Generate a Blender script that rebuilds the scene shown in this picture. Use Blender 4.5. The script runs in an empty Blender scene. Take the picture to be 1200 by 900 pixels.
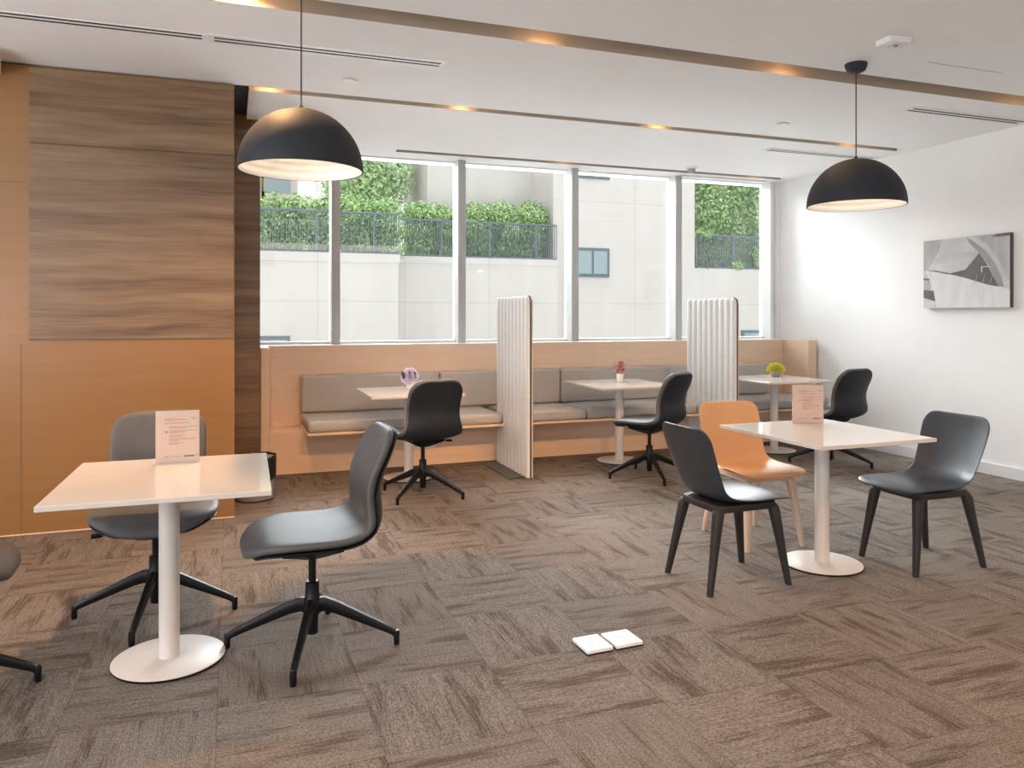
import bpy, bmesh, math, random
from mathutils import Vector, Matrix

# ------------------------------------------------------------------ camera, world, lights, exposure
S = bpy.context.scene
COL = S.collection
R = math.radians
CAM_H = 1.385
F_PX = 905.0

cam = bpy.data.cameras.new('camera')
cam.sensor_width = 36.0
cam.lens = F_PX / 1200 * 36.0
cam.shift_y = -81.0 / 1200
cam.clip_start = 0.05
cam_ob = bpy.data.objects.new('camera', cam)
COL.objects.link(cam_ob)
cam_ob.location = (0, 0, CAM_H)
cam_ob.rotation_euler = (R(90), 0, R(-20))
S.camera = cam_ob

S.view_settings.view_transform = 'Standard'
S.view_settings.look = 'None'
S.view_settings.gamma = 1.0
S.view_settings.use_curve_mapping = False
S.view_settings.exposure = 0.77
S.cycles.diffuse_bounces = 6
S.cycles.sample_clamp_indirect = 6.0
S.cycles.blur_glossy = 0.5

w = bpy.data.worlds.new('sky')
S.world = w
w.use_nodes = True
bg = w.node_tree.nodes['Background']
bg.inputs['Color'].default_value = (1.0, 0.99, 0.98, 1)
bg.inputs['Strength'].default_value = 1.1

WARM = (1.0, 0.54, 0.23)
NEUT = (1.0, 0.93, 0.86)

def spot(x, y, z, energy, size=95, tilt=(0, 0), color=WARM, radius=0.07, blend=0.55):
    l = bpy.data.lights.new('downlight', 'SPOT')
    l.energy = energy; l.color = color; l.spot_size = R(size); l.spot_blend = blend
    l.shadow_soft_size = radius
    o = bpy.data.objects.new('downlight', l); COL.objects.link(o)
    o.location = (x, y, z); o.rotation_euler = (R(tilt[0]), R(tilt[1]), 0)
    return o

def area(loc, rot, sx, sy, energy, color):
    l = bpy.data.lights.new('fill_light', 'AREA')
    l.shape = 'RECTANGLE'; l.size = sx; l.size_y = sy; l.energy = energy; l.color = color
    o = bpy.data.objects.new('fill_light', l); COL.objects.link(o)
    o.location = loc; o.rotation_euler = rot
    return o

CEIL = 2.97
SLOTS = [(0.70, 0.89), (2.35, 2.54), (3.99, 4.18), (5.65, 5.755), (7.33, 7.44)]
SLOT_X = [(-3.9, 6.12), (-3.9, 6.12), (-3.9, 6.12), (0.12, 6.06), (1.5, 6.06)]
SPOT_X = {0: (-1.7, 0.05, 1.72, 3.42, 5.3), 1: (-1.7, 1.15, 2.0, 2.85, 4.6), 2: (-1.7, 0.05, 1.72, 3.42, 5.57),
          3: (0.25, 1.67, 3.41, 5.47), 4: (3.28, 5.7)}
SPOT_E = {0: (30, 50, 95, 115, 95), 1: (20, 240, 280, 300, 260), 2: (48, 250, 22, 22, 8), 3: (26, 26, 26, 10), 4: (5, 5)}
TILT = {0: (12, 110), 1: (57, 34), 2: (0, 140), 3: (-14, 120), 4: (-14, 120)}
for k, xs in SPOT_X.items():
    for x, e in zip(xs, SPOT_E[k]):
        spot(x, SLOTS[k][0] + 0.028, CEIL + 0.09, e, size=TILT[k][1], tilt=(TILT[k][0], 0), blend=1.0)
# added fill lights out of view: overhead behind the camera and along the left wall
area((1.2, -2.2, 2.9), (0, 0, 0), 5.0, 1.6, 62, (1.0, 0.88, 0.76))
area((-3.9, 0.2, 1.7), (0, R(-104), 0), 2.0, 8.0, 240, (0.92, 0.96, 1.0))
# added daylight fill outside, high above the window head, aimed into the room
area((4.0, 10.4, 5.2), (R(-62), 0, 0), 10.0, 3.4, 3300, (0.90, 0.95, 1.0))
# high sun on the pale courtyard outside, which throws daylight up into the room
sun = bpy.data.lights.new('sun', 'SUN'); sun.energy = 1.2; sun.angle = R(6); sun.color = (1.0, 0.98, 0.95)
sun_ob = bpy.data.objects.new('sun', sun); COL.objects.link(sun_ob)
sun_ob.rotation_euler = (R(6), R(4), 0); sun_ob.location = (3, 12, 20)

# ------------------------------------------------------------------ materials
def nodes(name):
    m = bpy.data.materials.new(name); m.use_nodes = True
    nt = m.node_tree
    return m, nt, nt.nodes['Principled BSDF']

def N(nt, typ, **kw):
    n = nt.nodes.new(typ)
    for k, v in kw.items():
        if k in n.inputs: n.inputs[k].default_value = v
        else: setattr(n, k, v)
    return n

def math_node(nt, op, a, b=None, c=None, clamp=False):
    n = nt.nodes.new('ShaderNodeMath'); n.operation = op; n.use_clamp = clamp
    for i, v in enumerate((a, b, c)):
        if v is None: continue
        if isinstance(v, (int, float)): n.inputs[i].default_value = v
        else: nt.links.new(v, n.inputs[i])
    return n.outputs[0]

def ramp(nt, fac, stops):
    n = nt.nodes.new('ShaderNodeValToRGB')
    cr = n.color_ramp
    while len(cr.elements) < len(stops): cr.elements.new(0.5)
    for e, (p, c) in zip(cr.elements, stops):
        e.position = p; e.color = (*c, 1)
    nt.links.new(fac, n.inputs[0])
    return n.outputs[0]

def objcoord(nt, scale=(1, 1, 1)):
    tc = nt.nodes.new('ShaderNodeTexCoord')
    mp = nt.nodes.new('ShaderNodeMapping'); mp.inputs['Scale'].default_value = scale
    nt.links.new(tc.outputs['Object'], mp.inputs['Vector'])
    return mp.outputs[0]

def noise(nt, vec, scale=1.0, detail=3, rough=0.55):
    n = N(nt, 'ShaderNodeTexNoise'); n.inputs['Scale'].default_value = scale
    n.inputs['Detail'].default_value = detail; n.inputs['Roughness'].default_value = rough
    nt.links.new(vec, n.inputs['Vector'])
    return n.outputs[0]

def bump(nt, bsdf, height, strength=0.2, dist=0.002):
    b = N(nt, 'ShaderNodeBump'); b.inputs['Strength'].default_value = strength; b.inputs['Distance'].default_value = dist
    nt.links.new(height, b.inputs['Height']); nt.links.new(b.outputs[0], bsdf.inputs['Normal'])

def plain(name, col, rough=0.5, var=0.04, scale=6.0, metal=0.0, spec=0.5, bmp=0.0, bscale=200.0, coat=0.0, ior=1.5):
    m, nt, b = nodes(name)
    v = objcoord(nt)
    f = noise(nt, v, scale)
    lo = tuple(c * (1 - var) for c in col); hi = tuple(min(1, c * (1 + var)) for c in col)
    nt.links.new(ramp(nt, f, [(0.3, lo), (0.7, hi)]), b.inputs['Base Color'])
    b.inputs['Roughness'].default_value = rough; b.inputs['Metallic'].default_value = metal
    b.inputs['Specular IOR Level'].default_value = spec; b.inputs['IOR'].default_value = ior
    if coat: b.inputs['Coat Weight'].default_value = coat; b.inputs['Coat Roughness'].default_value = 0.12
    if bmp: bump(nt, b, noise(nt, v, bscale, 2), bmp, 0.001)
    return m

M = {}
M['white_wall'] = plain('white wall paint', (0.85, 0.845, 0.835), 0.75, 0.01)
M['ceiling'] = plain('ceiling paint', (0.88, 0.875, 0.87), 0.8, 0.012)
M['seam'] = plain('brown seam', (0.20, 0.11, 0.05), 0.6)
M['slot'] = plain('slot lining', (0.34, 0.27, 0.205), 0.45, 0.02)
M['gap_shade'] = plain('dark gap shade', (0.02, 0.02, 0.022), 0.8)  # shade of the open ceiling gap painted as near-black
M['white_frame'] = plain('white window frame', (0.82, 0.82, 0.82), 0.4, 0.01)
M['frame_shade'] = plain('backlit mullion grey', (0.50, 0.50, 0.50), 0.45, 0.02)  # shade of the backlit mullion fronts put into the colour
M['baseboard'] = plain('pale grey baseboard', (0.70, 0.71, 0.73), 0.5, 0.01)
M['table_white'] = plain('white table laminate', (0.62, 0.575, 0.535), 0.07, 0.01, ior=1.75)
M['metal_white'] = plain('white powder coat', (0.64, 0.595, 0.56), 0.42, 0.01)
M['plastic_dark'] = plain('anthracite plastic', (0.030, 0.034, 0.041), 0.38, 0.05)
M['plastic_leg'] = plain('dark leg plastic', (0.026, 0.023, 0.023), 0.5, 0.05, spec=0.3)
M['metal_black'] = plain('black metal', (0.006, 0.006, 0.0065), 0.38, 0.05, spec=0.25)
M['shell_back'] = plain('dark blue grey shell', (0.014, 0.018, 0.027), 0.5, 0.06, spec=0.25)
M['orange'] = plain('amber shell', (0.72, 0.375, 0.165), 0.4, 0.02)
M['leg_pale'] = plain('pale wood composite', (0.62, 0.46, 0.35), 0.5, 0.05)
M['pendant_black'] = plain('matte black enamel', (0.030, 0.033, 0.039), 0.6, 0.03, spec=0.2)
M['pendant_white'] = plain('white enamel', (0.86, 0.84, 0.80), 0.4, 0.01)
M['bulb_cap'] = plain('dark bulb cap', (0.10, 0.09, 0.085), 0.3, 0.03)
M['leather_dark'] = plain('grey chair upholstery', (0.095, 0.095, 0.098), 0.5, 0.10, 9.0, spec=0.25, bmp=0.12, bscale=160)
M['leather_taupe'] = plain('taupe bench upholstery', (0.42, 0.40, 0.38), 0.42, 0.04, 4.0, bmp=0.06, bscale=150)
M['felt'] = plain('light grey felt', (0.66, 0.65, 0.63), 0.95, 0.06, 60, bmp=0.25, bscale=300)
M['felt_edge'] = plain('dark felt edge', (0.09, 0.08, 0.075), 0.9, 0.05)
M['dark_steel'] = plain('dark steel plate', (0.05, 0.055, 0.06), 0.4, 0.05)
M['acrylic'] = plain('clear acrylic sleeve', (0.58, 0.44, 0.37), 0.2, 0.01)
M['paper'] = plain('pale paper', (0.58, 0.43, 0.35), 0.5, 0.01)
M['ink'] = plain('faded red print', (0.46, 0.25, 0.19), 0.6, 0.01)
M['ink_dark'] = plain('dark print', (0.17, 0.08, 0.075), 0.6, 0.01)
M['plaster_white'] = plain('white plastic', (0.82, 0.80, 0.78), 0.45, 0.01)
M['slit'] = plain('slot dark', (0.03, 0.03, 0.03), 0.8)
M['bag'] = plain('black bin liner', (0.015, 0.015, 0.016), 0.22, 0.1, bmp=0.5, bscale=40)
M['bin'] = plain('grey bin', (0.42, 0.40, 0.39), 0.35, 0.03)
M['yellow'] = plain('yellow strap', (0.80, 0.50, 0.03), 0.6)
M['pot_white'] = plain('white pot', (0.82, 0.80, 0.78), 0.4, 0.02)
M['pot_grey'] = plain('stone grey pot', (0.40, 0.36, 0.35), 0.7, 0.08, 30)
M['petal_pink'] = plain('pink petals', (0.85, 0.54, 0.54), 0.7, 0.25, 90)
M['petal_mauve'] = plain('pale mauve petals', (0.80, 0.77, 0.92), 0.7, 0.10, 90)
M['petal_violet'] = plain('dark violet petals', (0.16, 0.13, 0.24), 0.7, 0.10, 90)
M['leaf_lime'] = plain('lime leaves', (0.72, 0.70, 0.13), 0.6, 0.3, 60)
M['facade'] = None

def m_facade():
    m, nt, b = nodes('pale facade cladding')
    v = objcoord(nt)
    f = noise(nt, v, 0.8, 5)
    st = noise(nt, objcoord(nt, (3.0, 3.0, 0.15)), 1.0, 4)
    a = math_node(nt, 'MULTIPLY', f, 0.5); s = math_node(nt, 'MULTIPLY_ADD', st, 0.5, a)
    c = ramp(nt, s, [(0.30, (0.51, 0.49, 0.468)), (0.62, (0.555, 0.535, 0.51))])
    sep = N(nt, 'ShaderNodeSeparateXYZ'); nt.links.new(v, sep.inputs[0])
    px = math_node(nt, 'PINGPONG', math_node(nt, 'ADD', sep.outputs[0], 0.45), 1.3)
    pz = math_node(nt, 'PINGPONG', math_node(nt, 'ADD', sep.outputs[2], 1.55), 1.65)
    jx = math_node(nt, 'LESS_THAN', px, 0.018); jz = math_node(nt, 'LESS_THAN', pz, 0.018)
    j = math_node(nt, 'MULTIPLY', math_node(nt, 'MAXIMUM', jx, jz), 0.4)
    mx = N(nt, 'ShaderNodeMix', data_type='RGBA')
    nt.links.new(j, mx.inputs['Factor']); nt.links.new(c, mx.inputs['A']); mx.inputs['B'].default_value = (0.36, 0.355, 0.345, 1)
    nt.links.new(mx.outputs['Result'], b.inputs['Base Color'])
    b.inputs['Roughness'].default_value = 0.8
    return m
M['facade'] = m_facade()

def m_laminate(name, col, rough=0.3):
    m, nt, b = nodes(name)
    f = noise(nt, objcoord(nt, (1.2, 1.2, 14)), 2.0, 5)
    nt.links.new(ramp(nt, f, [(0.3, tuple(c * 0.95 for c in col)), (0.7, tuple(c * 1.04 for c in col))]), b.inputs['Base Color'])
    b.inputs['Roughness'].default_value = rough
    return m
M['laminate'] = m_laminate('beech laminate', (0.78, 0.575, 0.425), 0.36)
M['pier'] = m_laminate('tan pier laminate', (0.265, 0.132, 0.047), 0.25)

def m_woodgrain():
    m, nt, b = nodes('horizontal wood grain veneer')
    warp = noise(nt, objcoord(nt, (0.5, 0.5, 1.0)), 2.0, 2)
    v = objcoord(nt, (0.55, 0.55, 9.0))
    add = N(nt, 'ShaderNodeVectorMath', operation='ADD')
    cm = N(nt, 'ShaderNodeCombineXYZ'); nt.links.new(math_node(nt, 'MULTIPLY', warp, 0.9), cm.inputs[2])
    nt.links.new(v, add.inputs[0]); nt.links.new(cm.outputs[0], add.inputs[1])
    f1 = noise(nt, add.outputs[0], 1.5, 6, 0.62)
    f2 = noise(nt, objcoord(nt, (3, 3, 160)), 1.0, 4)
    s = math_node(nt, 'MULTIPLY_ADD', f2, 0.35, math_node(nt, 'MULTIPLY', f1, 0.75))
    c = ramp(nt, s, [(0.36, (0.075, 0.039, 0.018)), (0.47, (0.140, 0.080, 0.041)), (0.56, (0.188, 0.114, 0.061)), (0.72, (0.255, 0.167, 0.097))])
    nt.links.new(c, b.inputs['Base Color']); b.inputs['Roughness'].default_value = 0.30
    return m
M['wood'] = m_woodgrain()

def m_carpet():
    m, nt, b = nodes('quarter turn carpet tiles')
    tc = nt.nodes.new('ShaderNodeTexCoord')
    sep = N(nt, 'ShaderNodeSeparateXYZ'); nt.links.new(tc.outputs['Object'], sep.inputs[0])
    x, y = sep.outputs[0], sep.outputs[1]
    px = math_node(nt, 'DIVIDE', math_node(nt, 'ADD', x, 19.545), 0.5)
    py = math_node(nt, 'DIVIDE', math_node(nt, 'ADD', y, 19.59), 0.5)
    ix, iy = math_node(nt, 'FLOOR', px), math_node(nt, 'FLOOR', py)
    chk = math_node(nt, 'MODULO', math_node(nt, 'ADD', ix, iy), 2.0)
    chk = math_node(nt, 'GREATER_THAN', chk, 0.5)
    wn = N(nt, 'ShaderNodeTexWhiteNoise', noise_dimensions='2D')
    cv = N(nt, 'ShaderNodeCombineXYZ'); nt.links.new(ix, cv.inputs[0]); nt.links.new(iy, cv.inputs[1])
    nt.links.new(cv.outputs[0], wn.inputs['Vector'])
    rnd = wn.outputs['Value']
    def lerp(a, c):
        # chk = 1: streaks run along x, chk = 0: along y
        d = math_node(nt, 'SUBTRACT', a, c)
        return math_node(nt, 'MULTIPLY_ADD', d, chk, c)
    al, cr = lerp(x, y), lerp(y, x)
    off = math_node(nt, 'MULTIPLY', rnd, 57.0)
    def tex(sa, sc, detail, rough=0.55):
        c = N(nt, 'ShaderNodeCombineXYZ')
        nt.links.new(math_node(nt, 'MULTIPLY', al, sa), c.inputs[0])
        nt.links.new(math_node(nt, 'MULTIPLY', cr, sc), c.inputs[1])
        nt.links.new(off, c.inputs[2])
        return noise(nt, c.outputs[0], 1.0, detail, rough)
    big = tex(2.4, 13.0, 2)
    mid = tex(5.0, 120.0, 3)
    fib = tex(100.0, 330.0, 2)
    mm = math_node(nt, 'MULTIPLY_ADD', math_node(nt, 'SUBTRACT', mid, 0.5), 0.85, big)
    mask = N(nt, 'ShaderNodeMapRange', interpolation_type='SMOOTHSTEP'); nt.links.new(mm, mask.inputs['Value'])
    mask.inputs['From Min'].default_value = 0.52; mask.inputs['From Max'].default_value = 0.68
    tone = math_node(nt, 'MULTIPLY_ADD', rnd, 0.14, 0.93)
    mx = N(nt, 'ShaderNodeMix', data_type='RGBA')
    nt.links.new(mask.outputs[0], mx.inputs['Factor'])
    mx.inputs['A'].default_value = (0.165, 0.141, 0.123, 1); mx.inputs['B'].default_value = (0.086, 0.065, 0.052, 1)
    fibv = math_node(nt, 'MULTIPLY', math_node(nt, 'MULTIPLY_ADD', fib, 3.0, -0.5), tone)
    sm = math_node(nt, 'MULTIPLY', fibv, math_node(nt, 'MULTIPLY_ADD', mid, 1.1, 0.45))
    fx = math_node(nt, 'PINGPONG', px, 0.5); fy = math_node(nt, 'PINGPONG', py, 0.5)
    seam = math_node(nt, 'LESS_THAN', math_node(nt, 'MINIMUM', fx, fy), 0.005)
    sm = math_node(nt, 'MULTIPLY', sm, math_node(nt, 'MULTIPLY_ADD', seam, -0.22, 1.0))
    vm = N(nt, 'ShaderNodeVectorMath', operation='SCALE')
    nt.links.new(mx.outputs['Result'], vm.inputs[0]); nt.links.new(sm, vm.inputs['Scale'])
    nt.links.new(vm.outputs[0], b.inputs['Base Color'])
    b.inputs['Roughness'].default_value = 0.95; b.inputs['Specular IOR Level'].default_value = 0.15
    bump(nt, b, fib, 0.25, 0.003)
    return m
M['carpet'] = m_carpet()

def m_glass():
    m = bpy.data.materials.new('window glass'); m.use_nodes = True
    nt = m.node_tree; nt.nodes.remove(nt.nodes['Principled BSDF'])
    tr = N(nt, 'ShaderNodeBsdfTransparent'); tr.inputs['Color'].default_value = (0.95, 0.97, 0.97, 1)
    gl = N(nt, 'ShaderNodeBsdfGlossy'); gl.inputs['Roughness'].default_value = 0.01
    fr = N(nt, 'ShaderNodeFresnel'); fr.inputs['IOR'].default_value = 1.45
    mx = N(nt, 'ShaderNodeMixShader')
    nt.links.new(fr.outputs[0], mx.inputs[0]); nt.links.new(tr.outputs[0], mx.inputs[1]); nt.links.new(gl.outputs[0], mx.inputs[2])
    nt.links.new(mx.outputs[0], nt.nodes['Material Output'].inputs['Surface'])
    return m
M['glass'] = m_glass()

def m_leaf(name, c0, c1):
    m, nt, b = nodes(name)
    f = noise(nt, objcoord(nt), 3.0, 4)
    nt.links.new(ramp(nt, f, [(0.3, c0), (0.7, c1)]), b.inputs['Base Color'])
    b.inputs['Roughness'].default_value = 0.6
    return m
M['leaf'] = m_leaf('hedge leaves', (0.20, 0.36, 0.13), (0.42, 0.60, 0.26))  # hedge and tree greens lightened to put window haze into the colour
M['leaf2'] = m_leaf('tree leaves', (0.28, 0.44, 0.20), (0.48, 0.64, 0.32))
M['bark'] = plain('bark', (0.20, 0.15, 0.11), 0.9, 0.2)
M['rail'] = plain('blue grey railing', (0.115, 0.14, 0.18), 0.5)
M['pane_far'] = plain('blue green far pane', (0.25, 0.33, 0.35), 0.15)
M['frame_far'] = plain('far window frame', (0.10, 0.13, 0.16), 0.5)
M['terrace'] = plain('white bounce slab', (0.72, 0.715, 0.70), 0.9)  # for the added slab that bounces daylight
M['street'] = plain('pale paving', (0.42, 0.415, 0.405), 0.9)

def m_emit(name, col, s):
    m, nt, b = nodes(name)
    b.inputs['Base Color'].default_value = (*col, 1)
    b.inputs['Emission Color'].default_value = (*col, 1); b.inputs['Emission Strength'].default_value = s
    return m
M['bulb'] = m_emit('glowing bulb', (1.0, 0.85, 0.68), 2.6)

def art(name, c0, c1, scale):
    m, nt, b = nodes(name)
    f = noise(nt, objcoord(nt, scale), 1.0, 3)
    nt.links.new(ramp(nt, f, [(0.3, c0), (0.7, c1)]), b.inputs['Base Color'])
    b.inputs['Roughness'].default_value = 0.6
    return m
g3 = lambda a: (a, a, a)
M['art_light'] = art('print light grey', g3(0.42), g3(0.60), (1, 3, 9))
M['art_mid'] = art('print mid grey', g3(0.30), g3(0.48), (1, 8, 2))
M['art_pale'] = art('print pale', g3(0.58), g3(0.70), (1, 12, 3))
M['art_dark'] = art('print charcoal', g3(0.09), g3(0.13), (1, 6, 6))
M['art_line'] = art('print grey line', g3(0.26), g3(0.34), (1, 6, 6))
M['canvas_side'] = plain('canvas edge', (0.09, 0.085, 0.085), 0.7)

# ------------------------------------------------------------------ mesh helpers
class MB:
    def __init__(self): self.bm = bmesh.new(); self.smooth = False
    def box(self, x0, x1, y0, y1, z0, z1, bev=0.0, seg=2, mi=0):
        t = bmesh.new()
        bmesh.ops.create_cube(t, size=1.0)
        for v in t.verts:
            v.co = Vector(((x0 + x1) / 2 + v.co.x * (x1 - x0), (y0 + y1) / 2 + v.co.y * (y1 - y0), (z0 + z1) / 2 + v.co.z * (z1 - z0)))
        if bev > 0:
            bmesh.ops.bevel(t, geom=t.edges[:], offset=bev, segments=seg, profile=0.5, affect='EDGES')
        self._add(t, mi); return self
    def _add(self, t, mi=0, mat=None):
        for f in t.faces: f.material_index = mi
        if mat is not None: t.transform(mat)
        me = bpy.data.meshes.new('tmp'); t.to_mesh(me); t.free()
        n0 = len(self.bm.faces)
        self.bm.from_mesh(me); bpy.data.meshes.remove(me)
    def lathe(self, prof, seg=40, cx=0, cy=0, cz=0, close=False):
        rings = []
        for r, z in prof:
            if r < 1e-5: rings.append([self.bm.verts.new((cx, cy, cz + z))])
            else: rings.append([self.bm.verts.new((cx + r * math.cos(2 * math.pi * k / seg), cy + r * math.sin(2 * math.pi * k / seg), cz + z)) for k in range(seg)])
        for a, b in zip(rings[:-1], rings[1:]):
            for k in range(seg):
                k2 = (k + 1) % seg
                if len(a) == 1 and len(b) == 1: continue
                if len(a) == 1: self.bm.faces.new((a[0], b[k], b[k2]))
                elif len(b) == 1: self.bm.faces.new((a[k], b[0], a[k2]))
                else: self.bm.faces.new((a[k], b[k], b[k2], a[k2]))
        return self
    def tube(self, pts, rad, seg=10):
        pts = [Vector(p) for p in pts]
        rads = rad if isinstance(rad, (list, tuple)) else [rad] * len(pts)
        rings = []
        up = None
        for i, p in enumerate(pts):
            d = (pts[min(i + 1, len(pts) - 1)] - pts[max(i - 1, 0)]).normalized()
            if up is None:
                up = Vector((0, 0, 1)) if abs(d.z) < 0.9 else Vector((1, 0, 0))
            a = d.cross(up).normalized(); b = a.cross(d).normalized(); up = b
            rr = rads[i]
            ra, rb = rr if isinstance(rr, (list, tuple)) else (rr, rr)
            rings.append([self.bm.verts.new(p + a * ra * math.cos(2 * math.pi * k / seg) + b * rb * math.sin(2 * math.pi * k / seg)) for k in range(seg)])
        for A, B in zip(rings[:-1], rings[1:]):
            for k in range(seg): self.bm.faces.new((A[k], A[(k + 1) % seg], B[(k + 1) % seg], B[k]))
        self.bm.faces.new(rings[0][::-1]); self.bm.faces.new(rings[-1])
        return self
    def rings(self, rings, cap=True):
        rr = [[self.bm.verts.new(p) for p in r] for r in rings]
        n = len(rr[0])
        for A, B in zip(rr[:-1], rr[1:]):
            for k in range(n): self.bm.faces.new((A[k], A[(k + 1) % n], B[(k + 1) % n], B[k]))
        if cap:
            self.bm.faces.new(rr[0][::-1]); self.bm.faces.new(rr[-1])
        return self
    def poly(self, pts, mi=0):
        f = self.bm.faces.new([self.bm.verts.new(p) for p in pts]); f.material_index = mi
        return self
    def build(self, name, mats, parent=None, smooth=False, recalc=True, angle=40):
        if recalc: bmesh.ops.recalc_face_normals(self.bm, faces=self.bm.faces[:])
        me = bpy.data.meshes.new(name); self.bm.to_mesh(me); self.bm.free()
        for m in (mats if isinstance(mats, (list, tuple)) else [mats]): me.materials.append(m)
        if smooth:
            me.polygons.foreach_set('use_smooth', [True] * len(me.polygons))
            if angle: me.set_sharp_from_angle(angle=R(angle))
        o = bpy.data.objects.new(name, me); COL.objects.link(o)
        if parent is not None: o.parent = parent
        return o

def tag(o, label, cat, group=None):
    o['label'] = label; o['category'] = cat
    if group: o['group'] = group
    return o
def thing(name, label, cat, loc=(0, 0, 0), rz=0.0, group=None):
    o = bpy.data.objects.new(name, None); COL.objects.link(o)
    o.empty_display_size = 0.1
    o.location = loc; o.rotation_euler = (0, 0, rz)
    return tag(o, label, cat, group)
def struct(o): o['kind'] = 'structure'; return o
def dup(root, loc, rz, label):
    def cp(o, par):
        c = o.copy(); COL.objects.link(c)
        if par is not None: c.parent = par
        for ch in list(o.children): cp(ch, c)
        return c
    r = cp(root, None)
    r.location = loc; r.rotation_euler = (0, 0, rz); r['label'] = label
    return r

def catmull(P, n):
    # dense polyline through P, then resampled with clustering at both ends; returns list of tuples and arc length positions
    dense = []
    ext = [tuple(2 * a - b for a, b in zip(P[0], P[1]))] + list(P) + [tuple(2 * a - b for a, b in zip(P[-1], P[-2]))]
    for i in range(1, len(ext) - 2):
        p0, p1, p2, p3 = ext[i - 1:i + 3]
        for k in range(16):
            t = k / 16
            dense.append(tuple(0.5 * (2 * b + (c - a) * t + (2 * a - 5 * b + 4 * c - d) * t * t + (3 * b - a - 3 * c + d) * t ** 3) for a, b, c, d in zip(p0, p1, p2, p3)))
    dense.append(tuple(P[-1]))
    s = [0.0]
    for a, b in zip(dense[:-1], dense[1:]): s.append(s[-1] + math.hypot(b[0] - a[0], b[1] - a[1]))
    L = s[-1]; out = []; j = 0
    for k in range(n):
        q = L * (0.5 - 0.5 * math.cos(math.pi * k / (n - 1)))
        while j < len(s) - 2 and s[j + 1] < q: j += 1
        f = (q - s[j]) / max(1e-9, s[j + 1] - s[j]); f = min(max(f, 0), 1)
        out.append((q, tuple(a + (b - a) * f for a, b in zip(dense[j], dense[j + 1]))))
    return out, L

def shell_loft(P, thick, off, r0, r1, n=46, nr=26, wscale=1.0, sq=0.45, en=2.6):
    # P: (x, z, half width, dish) along the spine from the front lip of the seat to the top of the back
    st, L = catmull(P, n)
    rings = []
    pts = [p for _, p in st]
    for i, (s, p) in enumerate(st):
        a = pts[max(i - 1, 0)]; b = pts[min(i + 1, n - 1)]
        tx, tz = b[0] - a[0], b[1] - a[1]; l = math.hypot(tx, tz); tx /= l; tz /= l
        nx, nz = tz, -tx
        d0, d1 = s, L - s
        ef = 1.0
        if d0 < r0: ef = min(ef, max(0.0, 1 - (1 - d0 / r0) ** en) ** (1 / en))
        if d1 < r1: ef = min(ef, max(0.0, 1 - (1 - d1 / r1) ** en) ** (1 / en))
        half = p[2] * wscale
        rc0 = min(half, r0); rc1 = min(half, r1)
        wid = half
        if d0 < r0: wid = half - rc0 + rc0 * ef
        if d1 < r1: wid = min(wid, half - rc1 + rc1 * ef)
        de = min(d0, d1); te = thick * 0.7
        tf = 1.0 if de > te else math.sqrt(max(0.0, 1 - (1 - de / te) ** 2))
        tf = max(tf, 0.05)
        ring = []
        for k in range(nr):
            th = 2 * math.pi * k / nr
            c, sn = math.cos(th), math.sin(th)
            yy = wid * math.copysign(abs(c) ** sq, c)
            nn = off + 0.5 * thick * tf * math.copysign(abs(sn) ** 0.75, sn) + p[3] * (yy / half) ** 2
            ring.append((p[0] + nx * nn, yy, p[1] + nz * nn))
        rings.append(ring)
    return rings

# ------------------------------------------------------------------ room shell
XL, XR, YB, YW = -4.0, 6.2, -4.0, 7.75
PIER_Y, PIER_X = 5.62, 0.023
struct(MB().box(XL - .2, XR + .2, YB - .2, YW + .25, -0.12, 0.0).build('floor', M['carpet']))
struct(MB().box(XR, XR + .15, YB, YW + .2, 0, 3.3).build('wall_right', M['white_wall']))
struct(MB().box(XL - .15, XL, YB, PIER_Y, 0, 3.3).build('wall_left', M['white_wall']))
struct(MB().box(XL, XR, YB - .15, YB, 0, 3.3).build('wall_front', M['white_wall']))
mb = MB()
mb.box(XL, PIER_X, PIER_Y, 6.60, 0.0, CEIL - .012)
struct(mb.build('wall_pier', M['pier']))
struct(MB().box(XL, PIER_X + .2, 6.61, YW + .2, 0, CEIL + .35).build('wall_corner', M['pier']))
struct(MB().box(PIER_X + .2, XR, 7.62, YW + .2, 0, 1.085).build('wall_back', M['white_wall']))
# thin joints and seams of the tan cladding
mb = MB()
mb.box(-1.242, -1.239, PIER_Y - .003, PIER_Y, 0.0, 1.20)
mb.box(XL, -1.215, PIER_Y - .003, PIER_Y, 2.219, 2.222)
struct(mb.build('trim_8', M['seam']))
# wood veneer panels
struct(MB().box(-1.195, PIER_X - .006, PIER_Y - .012, PIER_Y, 1.228, 2.465, .002).build('trim_1', M['wood']))
struct(MB().box(-1.195, PIER_X - .006, PIER_Y - .012, PIER_Y, 2.473, 2.945, .002).build('trim_2', M['wood']))
struct(MB().box(PIER_X + .002, PIER_X + .2, 6.595, 6.61, 0, CEIL - .03, .001).build('trim_3', M['wood']))
struct(MB().box(XL, PIER_X, PIER_Y - .006, PIER_Y, 0, .006).build('trim_4', M['laminate']))

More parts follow.
